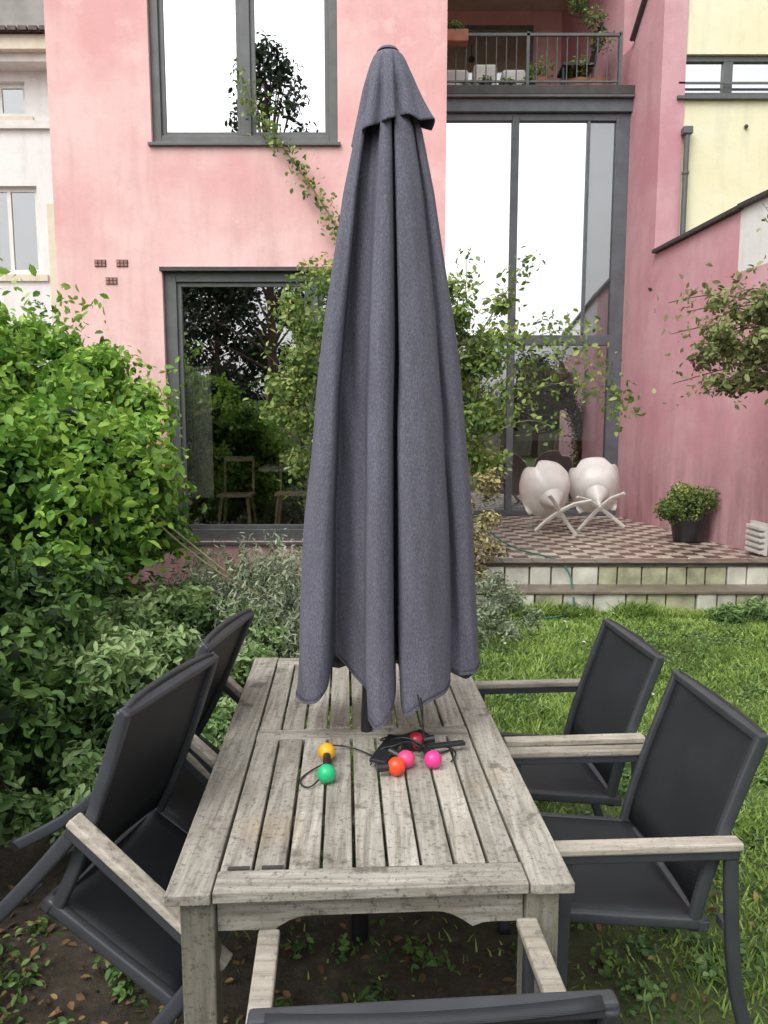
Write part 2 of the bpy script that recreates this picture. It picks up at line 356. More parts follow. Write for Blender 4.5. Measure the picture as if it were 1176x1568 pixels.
for i,(x,y) in enumerate(((-1.75,8.75),(-1.1,8.9))):
    box('stool_seat_%d'%i,x-.2,x+.2,y-.18,y+.18,.9,.93,fur,H)
    for a in(-1,1):
        for b in(-1,1): beam('stool_leg_%d%d%d'%(i,a,b),(x+a*.2,y+b*.18,.45),(x+a*.15,y+b*.14,.9),.03,.03,fur,H)
    for a in(-1,1): beam('stool_back_%d%d'%(i,a),(x+a*.17,y+.16,.93),(x+a*.17,y+.2,1.35),.025,.025,fur,H)
    beam('stool_rail_%d'%i,(x-.17,y+.2,1.33),(x+.17,y+.2,1.33),.025,.06,fur,H)
box('dining_table',-1.6,-.2,9.4,10.2,1.15,1.2,M_curt,H)
for k in range(4): box('bookshelf_%d'%k,-1.5,-.3,11.9,12.2,1.4+k*.45,1.44+k*.45,fur,H)
clay=simple('vent_clay',(.42,.2,.18),.9,.2,9,.2)
for i,(x,z) in enumerate(((-2.97,3.42),(-2.74,3.42),(-2.86,3.24))):
    L=[(x-.055+k*.04,x-.028+k*.04,7.985,8.01,z-.03+j*.034,z-.004+j*.034) for k in range(3) for j in range(2)]
    boxes('vent_%d'%i,L,clay,H);box('vent_back_%d'%i,x-.06,x+.058,7.992,8.01,z-.034,z+.036,M_lead,H)
GY=10.7
gf=[(.64,.72,GY,GY+.1,.42,5.97),(1.76,1.86,GY,GY+.1,.42,5.97),(3.19,3.42,GY,GY+.12,.42,5.97),(2.80,2.84,GY+.01,GY+.08,3.02,5.97),
    (.72,1.76,GY+.003,GY+.097,2.86,3.0),(1.86,3.19,GY+.003,GY+.097,2.86,3.0),(.72,1.76,GY+.003,GY+.097,.42,.5),(1.86,3.19,GY+.003,GY+.097,.42,.5),
    (.72,1.76,GY+.003,GY+.097,5.88,5.97),(1.86,3.19,GY+.003,GY+.097,5.88,5.97)]
boxes('bay_frame',gf,M_beam,H,bevel=.006)
box('bay_glass_upper',.72,2.8,GY+.05,GY+.056,3.0,5.9,M_gb,H)
box('bay_glass_upper_side',2.84,3.19,GY+.05,GY+.056,3.0,5.9,M_gs,H)
box('bay_glass_lower',.72,3.19,GY+.05,GY+.056,.5,2.9,M_gd,H)
box('bay_grey_reflection',2.82,3.19,GY+.1,GY+.12,3.0,5.9,simple('grey_reflection',(.22,.23,.24),.8,.2,2,0),H)  # grey sheet stands in for a reflection on the side pane
box('bay_lower_reflection',2.0,3.19,GY+.5,GY+.52,1.5,2.9,bpy.data.materials['grey_reflection'],H)  # painted stand-in for the mid-grey reflection in the lower pane
box('bay_floor',.64,3.4,GY+.12,14,.3,.41,M_floor,H)
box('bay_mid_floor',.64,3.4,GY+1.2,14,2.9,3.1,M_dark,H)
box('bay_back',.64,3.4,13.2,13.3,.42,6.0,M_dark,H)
box('bay_cabinet',.9,1.5,11.6,12,.42,1.4,M_curt,H);curtain('bay_curtain',1.45,1.72,10.95,.42,2.85)
box('balcony_beam_lower',.642,3.42,GY-.06,GY+.2,5.975,6.14,M_beam,H,bevel=.006)
box('balcony_beam_flange',.645,3.42,GY-.12,GY+.0,6.142,6.17,M_frame,H)
box('balcony_slab',.642,3.44,GY-.10,13.3,6.18,6.30,M_lead,H,bevel=.006)
box('balcony_back_wall',.64,3.5,13.3,13.5,6.3,9.3,M_pink,H)
box('balcony_ceiling',.64,3.9,10.9,13.5,8.62,8.8,M_cream,H)
box('balcony_door_frame',.9,2.5,13.22,13.29,6.3,8.36,M_frame,H)
box('balcony_door_glass',1.0,2.4,13.19,13.215,6.4,8.28,M_gd,H)
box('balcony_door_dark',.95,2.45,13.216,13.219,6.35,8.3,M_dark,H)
tube('balcony_lamp_cord',[(1.6,12,8.62),(1.6,12,8.4)],.008,M_black,H);uvs('balcony_lamp',(1.6,12,8.36),.06,M_black,H)
ry=GY-.02
for i in range(19):
    x=.7+i*.137; tube('baluster_%d'%i,[(x,ry,6.3),(x,ry,6.95)],.008,M_frame,H,False)
box('rail_top',.66,3.2,ry-.02,ry+.02,6.95,6.985,M_frame,H);box('rail_bottom',.66,3.2,ry-.012,ry+.012,6.36,6.385,M_frame,H)
for x in(.68,1.95,3.2): box('rail_post_%d'%int(x*10),x-.02,x+.02,ry-.02,ry+.02,6.3,7.0,M_frame,H)
tc=simple('terracotta',(.38,.17,.11),.8,.2,8,.1)
box('window_box_planter',.72,1.12,ry-.2,ry-.03,6.8,6.95,tc,H,bevel=.01)
for k in range(3): box('balcony_white_box_%d'%k,.85+k*.4,1.18+k*.4,10.95,11.2,6.3,6.66+.07*(k%2),M_wplas,H,bevel=.04)
for i,(x,z) in enumerate(((2.2,6.3),(2.75,6.3),(3.0,6.3))):
    cyl('balcony_pot_%d'%i,(x,11.1,z),.12,.25,tc,H,r2=.16)
beam('balcony_chair_seat',(2.5,11.2,6.75),(2.95,11.2,6.75),.4,.04,M_black,H);beam('balcony_chair_back',(2.95,11.2,6.75),(3.05,11.2,7.3),.4,.03,M_black,H)
for x in(2.52,2.93): beam('balcony_chair_leg%d'%int(x*100),(x,11.05,6.3),(x,11.05,6.75),.03,.03,M_black,H)
C=[(.95,ry-.1,7.0),(2.2,11.1,6.7),(2.75,11.1,6.75),(3.05,11.1,7.1),(2.9,11.0,7.35),(2.7,11.0,7.5),(1.4,10.85,6.42),(1.7,10.85,6.40),(2.0,10.85,6.40),(1.15,10.85,6.38)]
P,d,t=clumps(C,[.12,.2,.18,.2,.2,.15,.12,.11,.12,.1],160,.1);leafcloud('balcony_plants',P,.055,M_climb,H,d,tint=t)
# ------------------------------------------------------------------ side wall (pink annex) slanted in plan
def WX(y): return 3.38+.15*(10.7-y)
W=empty('garden_wall')
def prism(name,prof,th,mat,parent,off=0):
    V=[];n=len(prof)
    for y,z in prof: V.append((WX(y)+off,y,z))
    for y,z in prof: V.append((WX(y)+off+th,y,z))
    F=[tuple(range(n)),tuple(range(2*n-1,n-1,-1))]
    for i in range(n): j=(i+1)%n;F.append((i,n+i,n+j,j))
    return meshobj(name,V,F,mat,parent)
prism('tall_pink_wall',[(9.9,-.1),(9.9,7.75),(10.7,6.85),(11.0,6.85),(11.0,7.9),(13.5,9.6),(13.5,-.1)],.3,M_pinkside,W)
prism('low_pink_wall',[(1.0,-.1),(1.0,3.35),(8.12,3.35),(8.12,3.98),(9.9,3.92),(9.9,-.1)],.3,M_pinkside,W)
prism('white_upper_wall',[(1.0,3.35),(1.0,4.05),(8.12,4.0),(8.12,3.35)],.3,M_white,W)
def cap(nm,ya,za,yb,zb):
    beam(nm,(WX(ya)+.13,ya,za+.02),(WX(yb)+.13,yb,zb+.02),.38,.045,M_lead,W)
cap('cap_low',1,4.05,8.12,4.0);cap('cap_mid',8.1,3.99,9.88,3.93);cap('cap_slope',9.9,7.76,10.7,6.87)
cap('cap_back',11,7.92,13.5,9.62)
# yellow house
Y=empty('yellow_house')
wall('front_wall',3.5,10,-.1,10,9.92,10.3,[(3.74,5.6,5.86,6.37)],M_yellow,Y)
box('side_wall',3.8,3.84,10.3,16,-.1,10,M_yellow,Y)
box('roof',3.4,10.2,9.8,16,10,10.2,M_roof,Y)
boxes('window_frame',[(3.74,5.6,9.96,10.04,6.30,6.37),(3.74,5.6,9.96,10.04,5.86,5.93),(3.74,3.81,9.96,10.04,5.93,6.30),(4.30,4.42,9.96,10.04,5.93,6.30),(5.0,5.1,9.96,10.04,5.93,6.30)],M_frame,Y,bevel=.004)
box('window_blind',3.8,5.6,10.06,10.07,5.9,6.33,M_curt,Y);box('window_glass',3.8,5.6,10.0,10.006,5.93,6.31,M_gl,Y)
box('window_bar',3.72,5.65,9.90,9.92,6.01,6.035,M_frame,Y)
box('window_sill',3.7,5.65,9.86,9.96,5.82,5.858,M_frame,Y)
tube('drain_pipe',[(3.83,9.84,5.42),(3.83,9.84,3.9)],.035,M_frame,Y,False);box('pipe_hopper',3.77,3.89,9.79,9.9,5.38,5.47,M_frame,Y,bevel=.01)
cyl('pipe_bracket',(3.83,9.84,4.9),.045,.03,M_frame,Y)
uvs('wall_fitting',(4.6,9.9,5.5),.025,M_lead,Y)
# white neighbour house on the left
WH=empty('white_house')
X0,X1=-14,-4.75;YH=12.0
wins=[(-6.35,-5.4,4.1,5.42),(-6.35,-5.5,6.45,6.95),(-8.5,-7.5,4.1,5.42),(-8.5,-7.5,6.45,6.95),(-10.8,-9.8,4.1,5.42)]
wall('front_wall',X0,X1,-.1,7.1,YH,YH+.3,wins,M_white,WH)
box('yellow_pilaster',-5.25,-4.75,YH-.02,YH,3.0,5.15,M_cream,WH)
box('cornice',X0,X1+.1,YH-.3,YH+.05,7.1,7.22,M_framew,WH);box('cornice_upper',X0,X1+.1,YH-.42,YH+.05,7.22,7.42,M_cream,WH)
box('string_course',X0,X1,YH-.06,YH,6.25,6.36,M_framew,WH)
box('side_wall',X1-.3,X1,YH+.3,YH+6,-.1,7.1,M_cream,WH)
meshobj('roof',[(X0,YH-.5,7.42),(X1+.1,YH-.5,7.42),(X1+.1,YH+4,9.1),(X0,YH+4,9.1)],[(0,1,2,3)],M_roof,WH)
tl=[]
for i in range(60):
    for j in range(5):
        x=X0+.15+i*.155; 
        if x>-8.5: tl.append((x,x+.12,YH-.5+j*.35,YH-.5+j*.35+.3,7.44+j*.13,7.50+j*.13))
boxes('roof_tiles',tl,M_roof,WH)
box('chimney_wall',-7.5,-5.6,YH+2.5,YH+3.5,7.5,9.8,simple('grey_render',(.32,.31,.29),.9,.2,2,.2),WH)
for i,w in enumerate(wins):
    a,b,c,d=w
    boxes('window_frame_%d'%i,[(a,a+.07,YH+.08,YH+.14,c,d),(b-.07,b,YH+.08,YH+.14,c,d),(a+.07,b-.07,YH+.08,YH+.14,c,c+.07),(a+.07,b-.07,YH+.08,YH+.14,d-.07,d),((a+b)/2-.03,(a+b)/2+.03,YH+.08,YH+.14,c+.07,d-.07)],M_framew,WH)
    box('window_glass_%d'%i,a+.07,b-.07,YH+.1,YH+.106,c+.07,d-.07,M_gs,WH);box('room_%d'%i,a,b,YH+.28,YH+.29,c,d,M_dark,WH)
    box('surround_%d'%i,a-.12,b+.12,YH-.04,YH,c-.12,c-.02,M_cream,WH)
box('garden_boundary_wall',-14,-3.5,9.5,9.7,0,3.0,M_white)
# ------------------------------------------------------------------ terrace
T=empty('terrace')
def tiles():
    m,nt,b,o=newmat('wet_terrace_tiles');t=NT(nt);co=t.coord('pos')
    ck=t.n('ShaderNodeTexChecker');ck.inputs['Scale'].default_value=6.2;t.l(t.coord('pos',(1,1,0)),ck.inputs['Vector'])
    ck.inputs['Color1'].default_value=(.13,.08,.062,1);ck.inputs['Color2'].default_value=(.56,.50,.41,1)
    c=t.mix(t.ramp(t.noise(co,2.5,5,.7),[(.45,0.),(.75,.6)]),ck.outputs[0],(.16,.13,.10))
    c=t.mix(t.ramp(t.noise(co,18,4,.7),[(.5,0.),(.75,.4)]),c,(.10,.09,.07))
    t.l(c,b.inputs['Base Color']);t.l(t.ramp(t.noise(co,1.6,4),[(.35,.15),(.65,.55)]),b.inputs['Roughness']);t.bump(t.noise(co,8,3),b,.1,.01);return m
MT=tiles()
M_blk=simple('painted_block',(.55,.55,.47),.8,.35,3.5,.3,'pos');M_blkm=simple('mossy_block',(.34,.35,.23),.9,.45,5,.4,'pos');M_cop=simple('wet_coping',(.17,.14,.11),.35,.35,6,.2,'pos');M_mort=simple('mortar',(.09,.09,.07),.95,.3,8,.3)
def quadprism(nm,pts,z0,z1,mat,parent,bevel=0):
    n=len(pts);V=[(x,y,z0) for x,y in pts]+[(x,y,z1) for x,y in pts]
    F=[tuple(range(n))[::-1],tuple(range(n,2*n))]+[(i,(i+1)%n,n+(i+1)%n,n+i) for i in range(n)]
    return meshobj(nm,V,F,mat,parent,bevel=bevel)
quadprism('terrace_body',[(.65,7.06),(WX(7.06)-.002,7.06),(WX(10.69)-.002,10.69),(.65,10.69)],0,.40,M_mort,T)
quadprism('terrace_floor',[(.65,7.06),(WX(7.06)-.002,7.06),(WX(10.69)-.002,10.69),(.65,10.69)],.401,.42,MT,T)
quadprism('lower_body',[(.55,6.76),(4.0,6.76),(4.0,7.055),(.55,7.055)],0,.185,M_mort,T)
x=.56;i=0
while x<4.15:
    w=random.uniform(.17,.30)
    box('lower_block_%d'%i,x,x+w-.015,6.70+random.uniform(-.008,.008),6.76,.0,.185,random.choice([M_blk,M_blk,M_blk,M_blkm]),T,bevel=.008);x+=w;i+=1
x=.56
while x<4.2:
    w=random.uniform(.18,.26) 
    box('upper_block_%d'%i,x,x+w-.015,7.0+random.uniform(-.006,.006),7.06,.2,.385,random.choice([M_blk,M_blk,M_blk,M_blkm]) if x<2.6 or x>3.2 else M_blkm,T,bevel=.008);x+=w;i+=1
box('lower_coping',.54,4.0,6.68,6.998,.187,.215,M_cop,T,bevel=.006)
x=.54
while x<4.1:
    w=.3;box('upper_coping_%d'%i,x,x+w-.006,6.965,7.14,.388+.036,.388+.05,M_cop,T,bevel=.004);x+=w;i+=1
box('step_pad',.54,4.1,6.99,7.13,.386,.4235,M_mort,T)
# ------------------------------------------------------------------ table
TB=empty('garden_table',(-.068,2.32,0),(0,0,R(3)))
hw,hl=.449,.818;zt=.74;th=.026
def bd(nm,x0,x1,y0,y1,mat,z=zt,t_=th):
    dz=random.uniform(-.002,.002);return box(nm,x0,x1,y0,y1,z-t_+dz,z+dz,mat,TB,bevel=.003)
bd('side_board_l',-hw,-hw+.098,-hl,hl,M_wy);bd('side_board_r',hw-.098,hw,-hl,hl,M_wy)
ix=hw-.102
bd('end_board_near',-ix,ix,-hl+.004,-hl+.085,M_wx);bd('end_board_far',-ix,ix,hl-.085,hl-.004,M_wx)
bd('mid_board',-ix,ix,-.02,.055,M_wx)
ns=9;sw=2*ix/ns
for k in range(ns):
    a=-ix+k*sw+.004+random.uniform(-.001,.001);b=-ix+(k+1)*sw-.004+random.uniform(-.001,.001)
    bd('slat_near_%d'%k,a,b,-hl+.089,-.024,M_wy);bd('slat_far_%d'%k,a,b,.059,hl-.089,M_wy)
boxes('bearers',[(-ix,ix,-.5,-.45,.68,.712),(-ix,ix,.4,.45,.68,.712)],M_wz,TB)
for k in(0,1): box('hinge_slot_%d'%k,-ix+.02+k*sw,-ix+.07+k*sw,-hl+.086,-hl+.097,.7425,.7445,M_lead,TB)
lp=.075
for sx in(-1,1):
    for sy in(-1,1):
        cx=sx*(hw-.065);cy=sy*(hl-.06)
        box('leg_%d%d'%(sx,sy),cx-lp/2,cx+lp/2,cy-lp/2,cy+lp/2,0,.711,M_wz,TB,bevel=.004)
def apron(nm,L,axis,pos):
    n=30;top=.711;V=[];F=[]
    for i in range(n+1):
        s=-L+2*L*i/n;q=abs(s)/L
        z=.625 if q>.72 else (.655 if q<.42 else .655-.03*(0.5-0.5*math.cos((q-.42)/.30*math.pi)))
        z-=.012*math.exp(-((q-.66)/.05)**2)
        for dy in(-.011,.011):
            for zz in(z,top): V.append((s,pos+dy,zz) if axis=='x' else (pos+dy,s,zz))
    for i in range(n):
        a=4*i;b=a+4;F+=[(a,b,b+1,a+1),(a+2,a+3,b+3,b+2),(a,a+2,b+2,b),(a+1,b+1,b+3,a+3)]
    meshobj(nm,V,F,M_wx if axis=='x' else M_wy,TB)
apron('apron_near',hw-.105,'x',-hl+.055);apron('apron_far',hw-.105,'x',hl-.055);apron('apron_l',hl-.1,'y',-hw+.06);apron('apron_r',hl-.1,'y',hw-.06)
# ------------------------------------------------------------------ garden chairs
def chair(loc,yaw,tilt=0,roll=0):
    E=empty('garden_armchair',loc,(R(roll),R(tilt),R(yaw)))
    for s in(-1,1):
        y=s*.283
        beam('armrest_%d'%s,(-.475,y,.652),(.02,y,.652),.046,.022,M_arm,E,.005)
        beam('arm_rail_%d'%s,(-.47,y,.627),(.005,y,.627),.03,.026,M_alu,E,.004)
        sweep('front_leg_%d'%s,[(-.008,y,.63),(-.006,y,.45),(.0,y,.25),(.02,y,0)],.022,.038,M_alu,E)
        sweep('rear_leg_%d'%s,[(-.452,y,.63),(-.462,y,.45),(-.49,y,.22),(-.56,y,0)],.022,.038,M_alu,E)
        yb=s*.25
        sweep('back_post_%d'%s,[(-.372,yb,.39),(-.40,yb,.52),(-.45,yb,.68),(-.505,yb,.84),(-.538,yb,.93)],.024,.034,M_alu,E)
        sweep('seat_rail_%d'%s,[(-.41,yb,.405),(-.2,yb,.425),(-.04,yb,.442),(-.008,yb,.438),(.008,yb,.42)],.026,.034,M_alu,E)
        for q,xx in enumerate((-.45,-.005)): beam('seat_link_%d%d'%(s,q),(xx,yb,.42),(xx,y,.42),.025,.025,M_alu,E)
        beam('rear_link_%d'%s,(-.46,yb,.645),(-.46,y,.645),.025,.025,M_alu,E)
        box('foot_cap_%d'%s,.0,.04,y-.014,y+.014,.0,.018,M_black,E);box('rear_foot_cap_%d'%s,-.58,-.54,y-.014,y+.014,.0,.018,M_black,E)
    beam('seat_front_bar',(0.0,-.265,.43),(0.0,.265,.43),.028,.03,M_alu,E,.006);beam('seat_rear_bar',(-.40,-.265,.403),(-.40,.265,.403),.028,.028,M_alu,E)
    beam('back_top_bar',(-.535,-.262,.925),(-.535,.262,.925),.03,.026,M_alu,E,.006)
    def sling(nm,prof,half,sag,nrm):
        V=[];F=[];n=12;k=len(prof)
        for (x,z) in prof:
            for i in range(n+1):
                u=-1+2*i/n;q=sag*(1-u*u);V.append((x+nrm[0]*q,u*half,z+nrm[1]*q))
        for a in range(k-1):
            for i in range(n): b=a*(n+1)+i;F.append((b,b+1,b+n+2,b+n+1))
        o=meshobj(nm,V,F,M_mesh,E,True);m=o.modifiers.new('s','SOLIDIFY');m.thickness=.003
    sling('seat_sling',[(.0,.447),(-.05,.452),(-.15,.444),(-.25,.434),(-.35,.424),(-.40,.42)],.238,.018,(0,-1))
    sling('back_sling',[(-.385,.43),(-.402,.52),(-.449,.68),(-.502,.83),(-.522,.89),(-.538,.942),(-.556,.934)],.238,.012,(-1,0))
    return E
chair((.45,2.09,0),183);chair((.42,2.74,0),184)
chair((.035,1.485,0),94)
chair((-.72,1.91,0),-13,38,-3);chair((-.76,2.48,0),-8,42,-3)
# ------------------------------------------------------------------ parasol
PA=empty('parasol')
ctl=[(-1.0,-.1,.0),(-1.0,.2,.0),(-.9,.46,.01),(-.74,.52,.02),(-.655,.44,.06),(-.64,.16,.11),(-.62,.04,.13),(-.5,.10,.10),(-.36,.20,.06),(-.265,.24,.03),(-.25,.45,.005),(-.245,.72,-.015),(-.13,.86,-.03),(-.0,.82,.01),(.065,.66,.06),(.075,.30,.10),(.085,.06,.12),(.115,.30,.10),(.12,.62,.03),(.16,.76,.0),(.28,.78,.02),(.45,.72,.045),(.62,.56,.06),(.68,.36,.075),(.695,.18,.09),(.78,.28,.085),(.93,.28,.09),(1.02,.05,.10),
 (.9,-.4,.0),(.6,-.35,.05),(.45,-.75,-.02),(.1,-.5,.05),(-.1,-.85,0),(-.4,-.5,.05),(-.6,-.8,0),(-.75,-.4,.05),(-.95,-.4,.02)]
def crom(P,sub,k=.36):
    n=len(P);out=[]
    for i in range(n):
        p0,p1,p2,p3=(np.array(P[(i+q-1)%n]) for q in range(4));m1=(p2-p0)*k;m2=(p3-p1)*k
        for s in range(sub):
            t=s/sub;t2=t*t;t3=t2*t
            out.append((2*t3-3*t2+1)*p1+(t3-2*t2+t)*m1+(-2*t3+3*t2)*p2+(t3-t2)*m2)
    return np.array(out)
prof=crom(ctl,6);NP=len(prof)
cxp,cyp=.015,2.38
zs=np.linspace(0,1,90);V=[];F=[]
for t in zs:
    for i,(px,d,h) in enumerate(prof):
        zb=.865+h*.95; z=2.74+(zb-2.74)*t
        r=np.interp(z,[.8,1.43,2.05,2.45,2.64,2.74],[.308,.27,.206,.147,.106,.055])
        px2=px+.035*math.sin(z*3.1+px*4)*(1-min(1,abs(px)))*t
        ang=math.atan2(d,px2);rr=math.hypot(px2,d);k=.25*(1-t)**1.3
        rr2=rr*(1-k)+.85*k
        ux=math.cos(ang)*rr2;uy=math.sin(ang)*rr2
        wob=.006*math.sin(px*9+z*6)*t+.004*math.sin(px*17+d*5+z*11+math.sin(z*7))*(.3+.7*t)
        x=cxp+ux*r+wob*.5+.004*math.sin(z*4.3)*(px);y=cyp-uy*r*.95+wob
        V.append((x,y,z))
for a in range(len(zs)-1):
    for i in range(NP): j=(i+1)%NP;F.append((a*NP+i,(a+1)*NP+i,(a+1)*NP+j,a*NP+j))
o=meshobj('canopy',V,F,M_fab,PA,True);sm=o.modifiers.new('s','SOLIDIFY');sm.thickness=.0025
hb=[];hf=[]
cc=np.array([cxp,cyp,0])
for i in range(NP):
    p=np.array(V[-NP+i]);q=np.array(V[-2*NP+i]);dirn=(p-cc);dirn[2]=0;dirn/=np.linalg.norm(dirn)
    hb+=[tuple(p+dirn*.0015),tuple(p+(q-p)*.5+dirn*.0018)]
for i in range(NP): j=(i+1)%NP;hf.append((2*i,2*j,2*j+1,2*i+1))
meshobj('canopy_hem',hb,hf,M_fab,PA,True)
cap_ctl=[(0,1.18,.055),(18,.92,.075),(42,.72,.085),(62,1.0,.03),(88,.72,.06),(112,1.02,.02),(140,.74,.07),(165,1.0,.03),(188,.98,.0),(205,.72,.03),(228,.98,.03),(243,.98,.035),(252,.62,.05),(264,.98,.045),(282,.98,.055),(290,.58,.07),(303,.96,.07),(325,1.02,.06),(345,1.30,.075)]
ca=np.array([c[0] for c in cap_ctl]+[360.]);cr_=np.array([c[1] for c in cap_ctl]+[1.18]);ch=np.array([c[2] for c in cap_ctl]+[.055])
V=[];F=[];n=240;zc=np.linspace(0,1,30)
for t in zc:
    for i in range(n):
        dg=360*i/n;a=R(dg)
        k=sum(np.interp((dg+o_)%360,ca,cr_) for o_ in(-3,0,3))/3;hh=np.interp(dg,ca,ch)
        z=2.865-(2.865-(2.585+hh))*t
        r=np.interp(t,[0,.04,.15,.4,.75,1],[.012,.042,.056,.078,.099,.114])
        kk=1+(k-1)*min(1,t*1.7)*(1 if k<1 else t*t)
        V.append((.012+r*kk*math.cos(a),cyp+r*kk*math.sin(a)*.95,z))
for k in range(len(zc)-1):
    for i in range(n): j=(i+1)%n;F.append((k*n+i,(k+1)*n+i,(k+1)*n+j,k*n+j))
o=meshobj('vent_cap',V,F,M_fab,PA,True);sm=o.modifiers.new('s','SOLIDIFY');sm.thickness=.0025
cyl('finial',(.012,2.38,2.862),.036,.012,M_fab,PA,r2=.026,bevel=.004)
tube('pole',[(-.083,2.345,.0),(.012,2.38,2.84)],.019,M_black,PA,False,6)
cyl('ground_socket',(-.083,2.345,.0),.03,.2,M_black,PA)
tube('tie_strap',[(.10,2.12,.95),(.12,2.10,.87),(.125,2.12,.80),(.105,2.13,.765)],.0025,M_black,PA)
# ------------------------------------------------------------------ string lights
SL=empty('string_lights')
def bulb(nm,c,col,dirv):
    m,nt,b,o=newmat(nm+'_plastic');b.inputs['Base Color'].default_value=(*col,1);b.inputs['Roughness'].default_value=.3
    t=NT(nt);t.bump(t.noise(t.coord('obj'),40,2),b,.05,.002)
    uvs(nm,c,.0265,m,SL);d=Vector(dirv).normalized();c=Vector(c)
    tube(nm+'_socket',[c+d*.022,c+d*.058],.012,M_black,SL,False,4)
bulb('yellow_bulb',(-.173,2.13,.767),(.80,.42,.02),(0.1,-1,-.1));bulb('green_bulb',(-.163,1.99,.767),(.02,.50,.20),(0,1,.1))
bulb('orange_bulb',(.036,2.035,.767),(.9,.08,.025),(-1,-.2,0));bulb('pink_bulb',(.065,2.085,.765),(.8,.07,.22),(-.8,.5,.2))
bulb('magenta_bulb',(.145,2.08,.766),(.8,.05,.28),(-.3,.9,.1));bulb('red_bulb',(.10,2.2,.77),(.35,.01,.03),(1,.1,.1))
def cord(nm,pts): tube(nm,pts,.0025,M_black,SL)
cord('cord_1',[(-.173,2.08,.755),(-.21,2.06,.745),(-.25,2.0,.745),(-.22,1.94,.745),(-.19,1.95,.75),(-.163,2.04,.762)])
cord('cord_2',[(-.17,2.19,.76),(-.12,2.22,.748),(-.05,2.17,.746),(.0,2.1,.75),(-.02,2.03,.765)])
cord('cord_3',[(.0,2.12,.76),(.06,2.22,.79),(.1,2.14,.775),(.18,2.2,.76),(.24,2.17,.75),(.2,2.1,.75)])
cord('cord_4',[(.14,2.12,.77),(.09,2.18,.80),(.02,2.16,.79),(-.03,2.22,.76),(.03,2.3,.75),(.12,2.26,.76),(.15,2.14,.77)])
cord('cord_5',[(.11,2.15,.93),(.13,2.15,.86),(.10,2.17,.82),(.14,2.2,.79)])
cord('cord_6',[(-.04,2.08,.75),(-.02,2.15,.775),(.03,2.1,.79),(.07,2.16,.80),(.12,2.12,.77),(.17,2.14,.75),(.21,2.2,.745)])
beam('solar_panel',(-.02,2.07,.762),(.04,2.20,.785),.055,.012,M_black,SL,.004)
beam('solar_stake',(.10,2.14,.775),(.25,2.20,.765),.022,.012,M_black,SL,.003);beam('control_box',(.06,2.19,.77),(.13,2.23,.775),.05,.03,M_black,SL,.005)
# ------------------------------------------------------------------ white shell chairs on the terrace
def shell(loc,rot):
    E=empty('plastic_shell_chair',loc,rot)
    V=[];F=[];n=48;k=16
    for a in range(k+1):
        s=a/k
        for i in range(n):
            th_=2*math.pi*i/n;bk=.5-.5*math.sin(th_)
            h=.06+.36*bk**1.1+.12*abs(math.cos(th_))**3
            if s>.6: h-=.12*math.exp(-((abs(math.cos(th_))-.62)/.16)**2)*(s-.6)/.4
            r=.33*math.sin(s*math.pi/2)**.62*(1-.03*bk*s)
            cx_=math.copysign(abs(math.cos(th_))**.8,math.cos(th_));sy_=math.copysign(abs(math.sin(th_))**.8,math.sin(th_))
            V.append((r*cx_,r*sy_*.9-.03*s*bk,.38+h*(1-math.cos(s*math.pi/2))**.85))
    for a in range(k):
        for i in range(n): j=(i+1)%n;F.append((a*n+i,a*n+j,(a+1)*n+j,(a+1)*n+i))
    o=meshobj('shell',V,F,M_wplas,E,True);m=o.modifiers.new('s','SOLIDIFY');m.thickness=.014
    cyl('hub',(0,0,.22),.03,.17,M_wplas,E,r2=.15,n=32)
    cyl('stem',(0,0,.08),.03,.2,M_wplas,E)
    for q in range(4):
        a=math.pi/4+q*math.pi/2;c,s=math.cos(a),math.sin(a)
        beam('leg_%d'%q,(0,0,.11),(c*.2,s*.2,.085),.05,.035,M_wplas,E,.012);beam('foot_%d'%q,(c*.19,s*.19,.09),(c*.40,s*.36,.0),.045,.03,M_wplas,E,.012)
    return E
shell((2.13,8.72,.66),(R(-64),R(8),R(14)));shell((2.66,9.0,.67),(R(-62),R(-6),R(-10)))
PB=empty('potted_boxwood');cyl('pot',(3.47,8.35,.42),.16,.3,M_black,PB,r2=.21,bevel=.01)
C=[(3.42+rng.normal()*.12,8.35+rng.normal()*.1,.84+rng.normal()*.10) for _ in range(26)]
P,d,t=clumps(C,[.13]*26,260,.3);leafcloud('boxwood_foliage',P,.036,M_box,PB,d,tint=t);blob('boxwood_core',[(3.43,8.35,.84)],[.2],M_core,PB)
LV=empty('louvred_vent');boxes('slats',[(WX(7.55)-.10,WX(7.55)-.04,7.3,7.6,.45+k*.06,.45+k*.06+.035) for k in range(5)],M_wplas,LV,bevel=.006);box('back_plate',WX(7.55)-.05,WX(7.55)-.02,7.29,7.61,.44,.76,M_framew,LV)
tube('garden_hose',[(.9,8.3,.62),(1.0,8.0,.75),(1.2,7.7,.5),(1.5,7.4,.44),(1.7,7.1,.45),(1.78,6.9,.35),(1.76,6.68,.1),(1.7,6.5,.03),(1.4,6.4,.03),(1.0,6.3,.03)],.009,simple('hose_green',(.03,.12,.09),.5,.1,5,0))
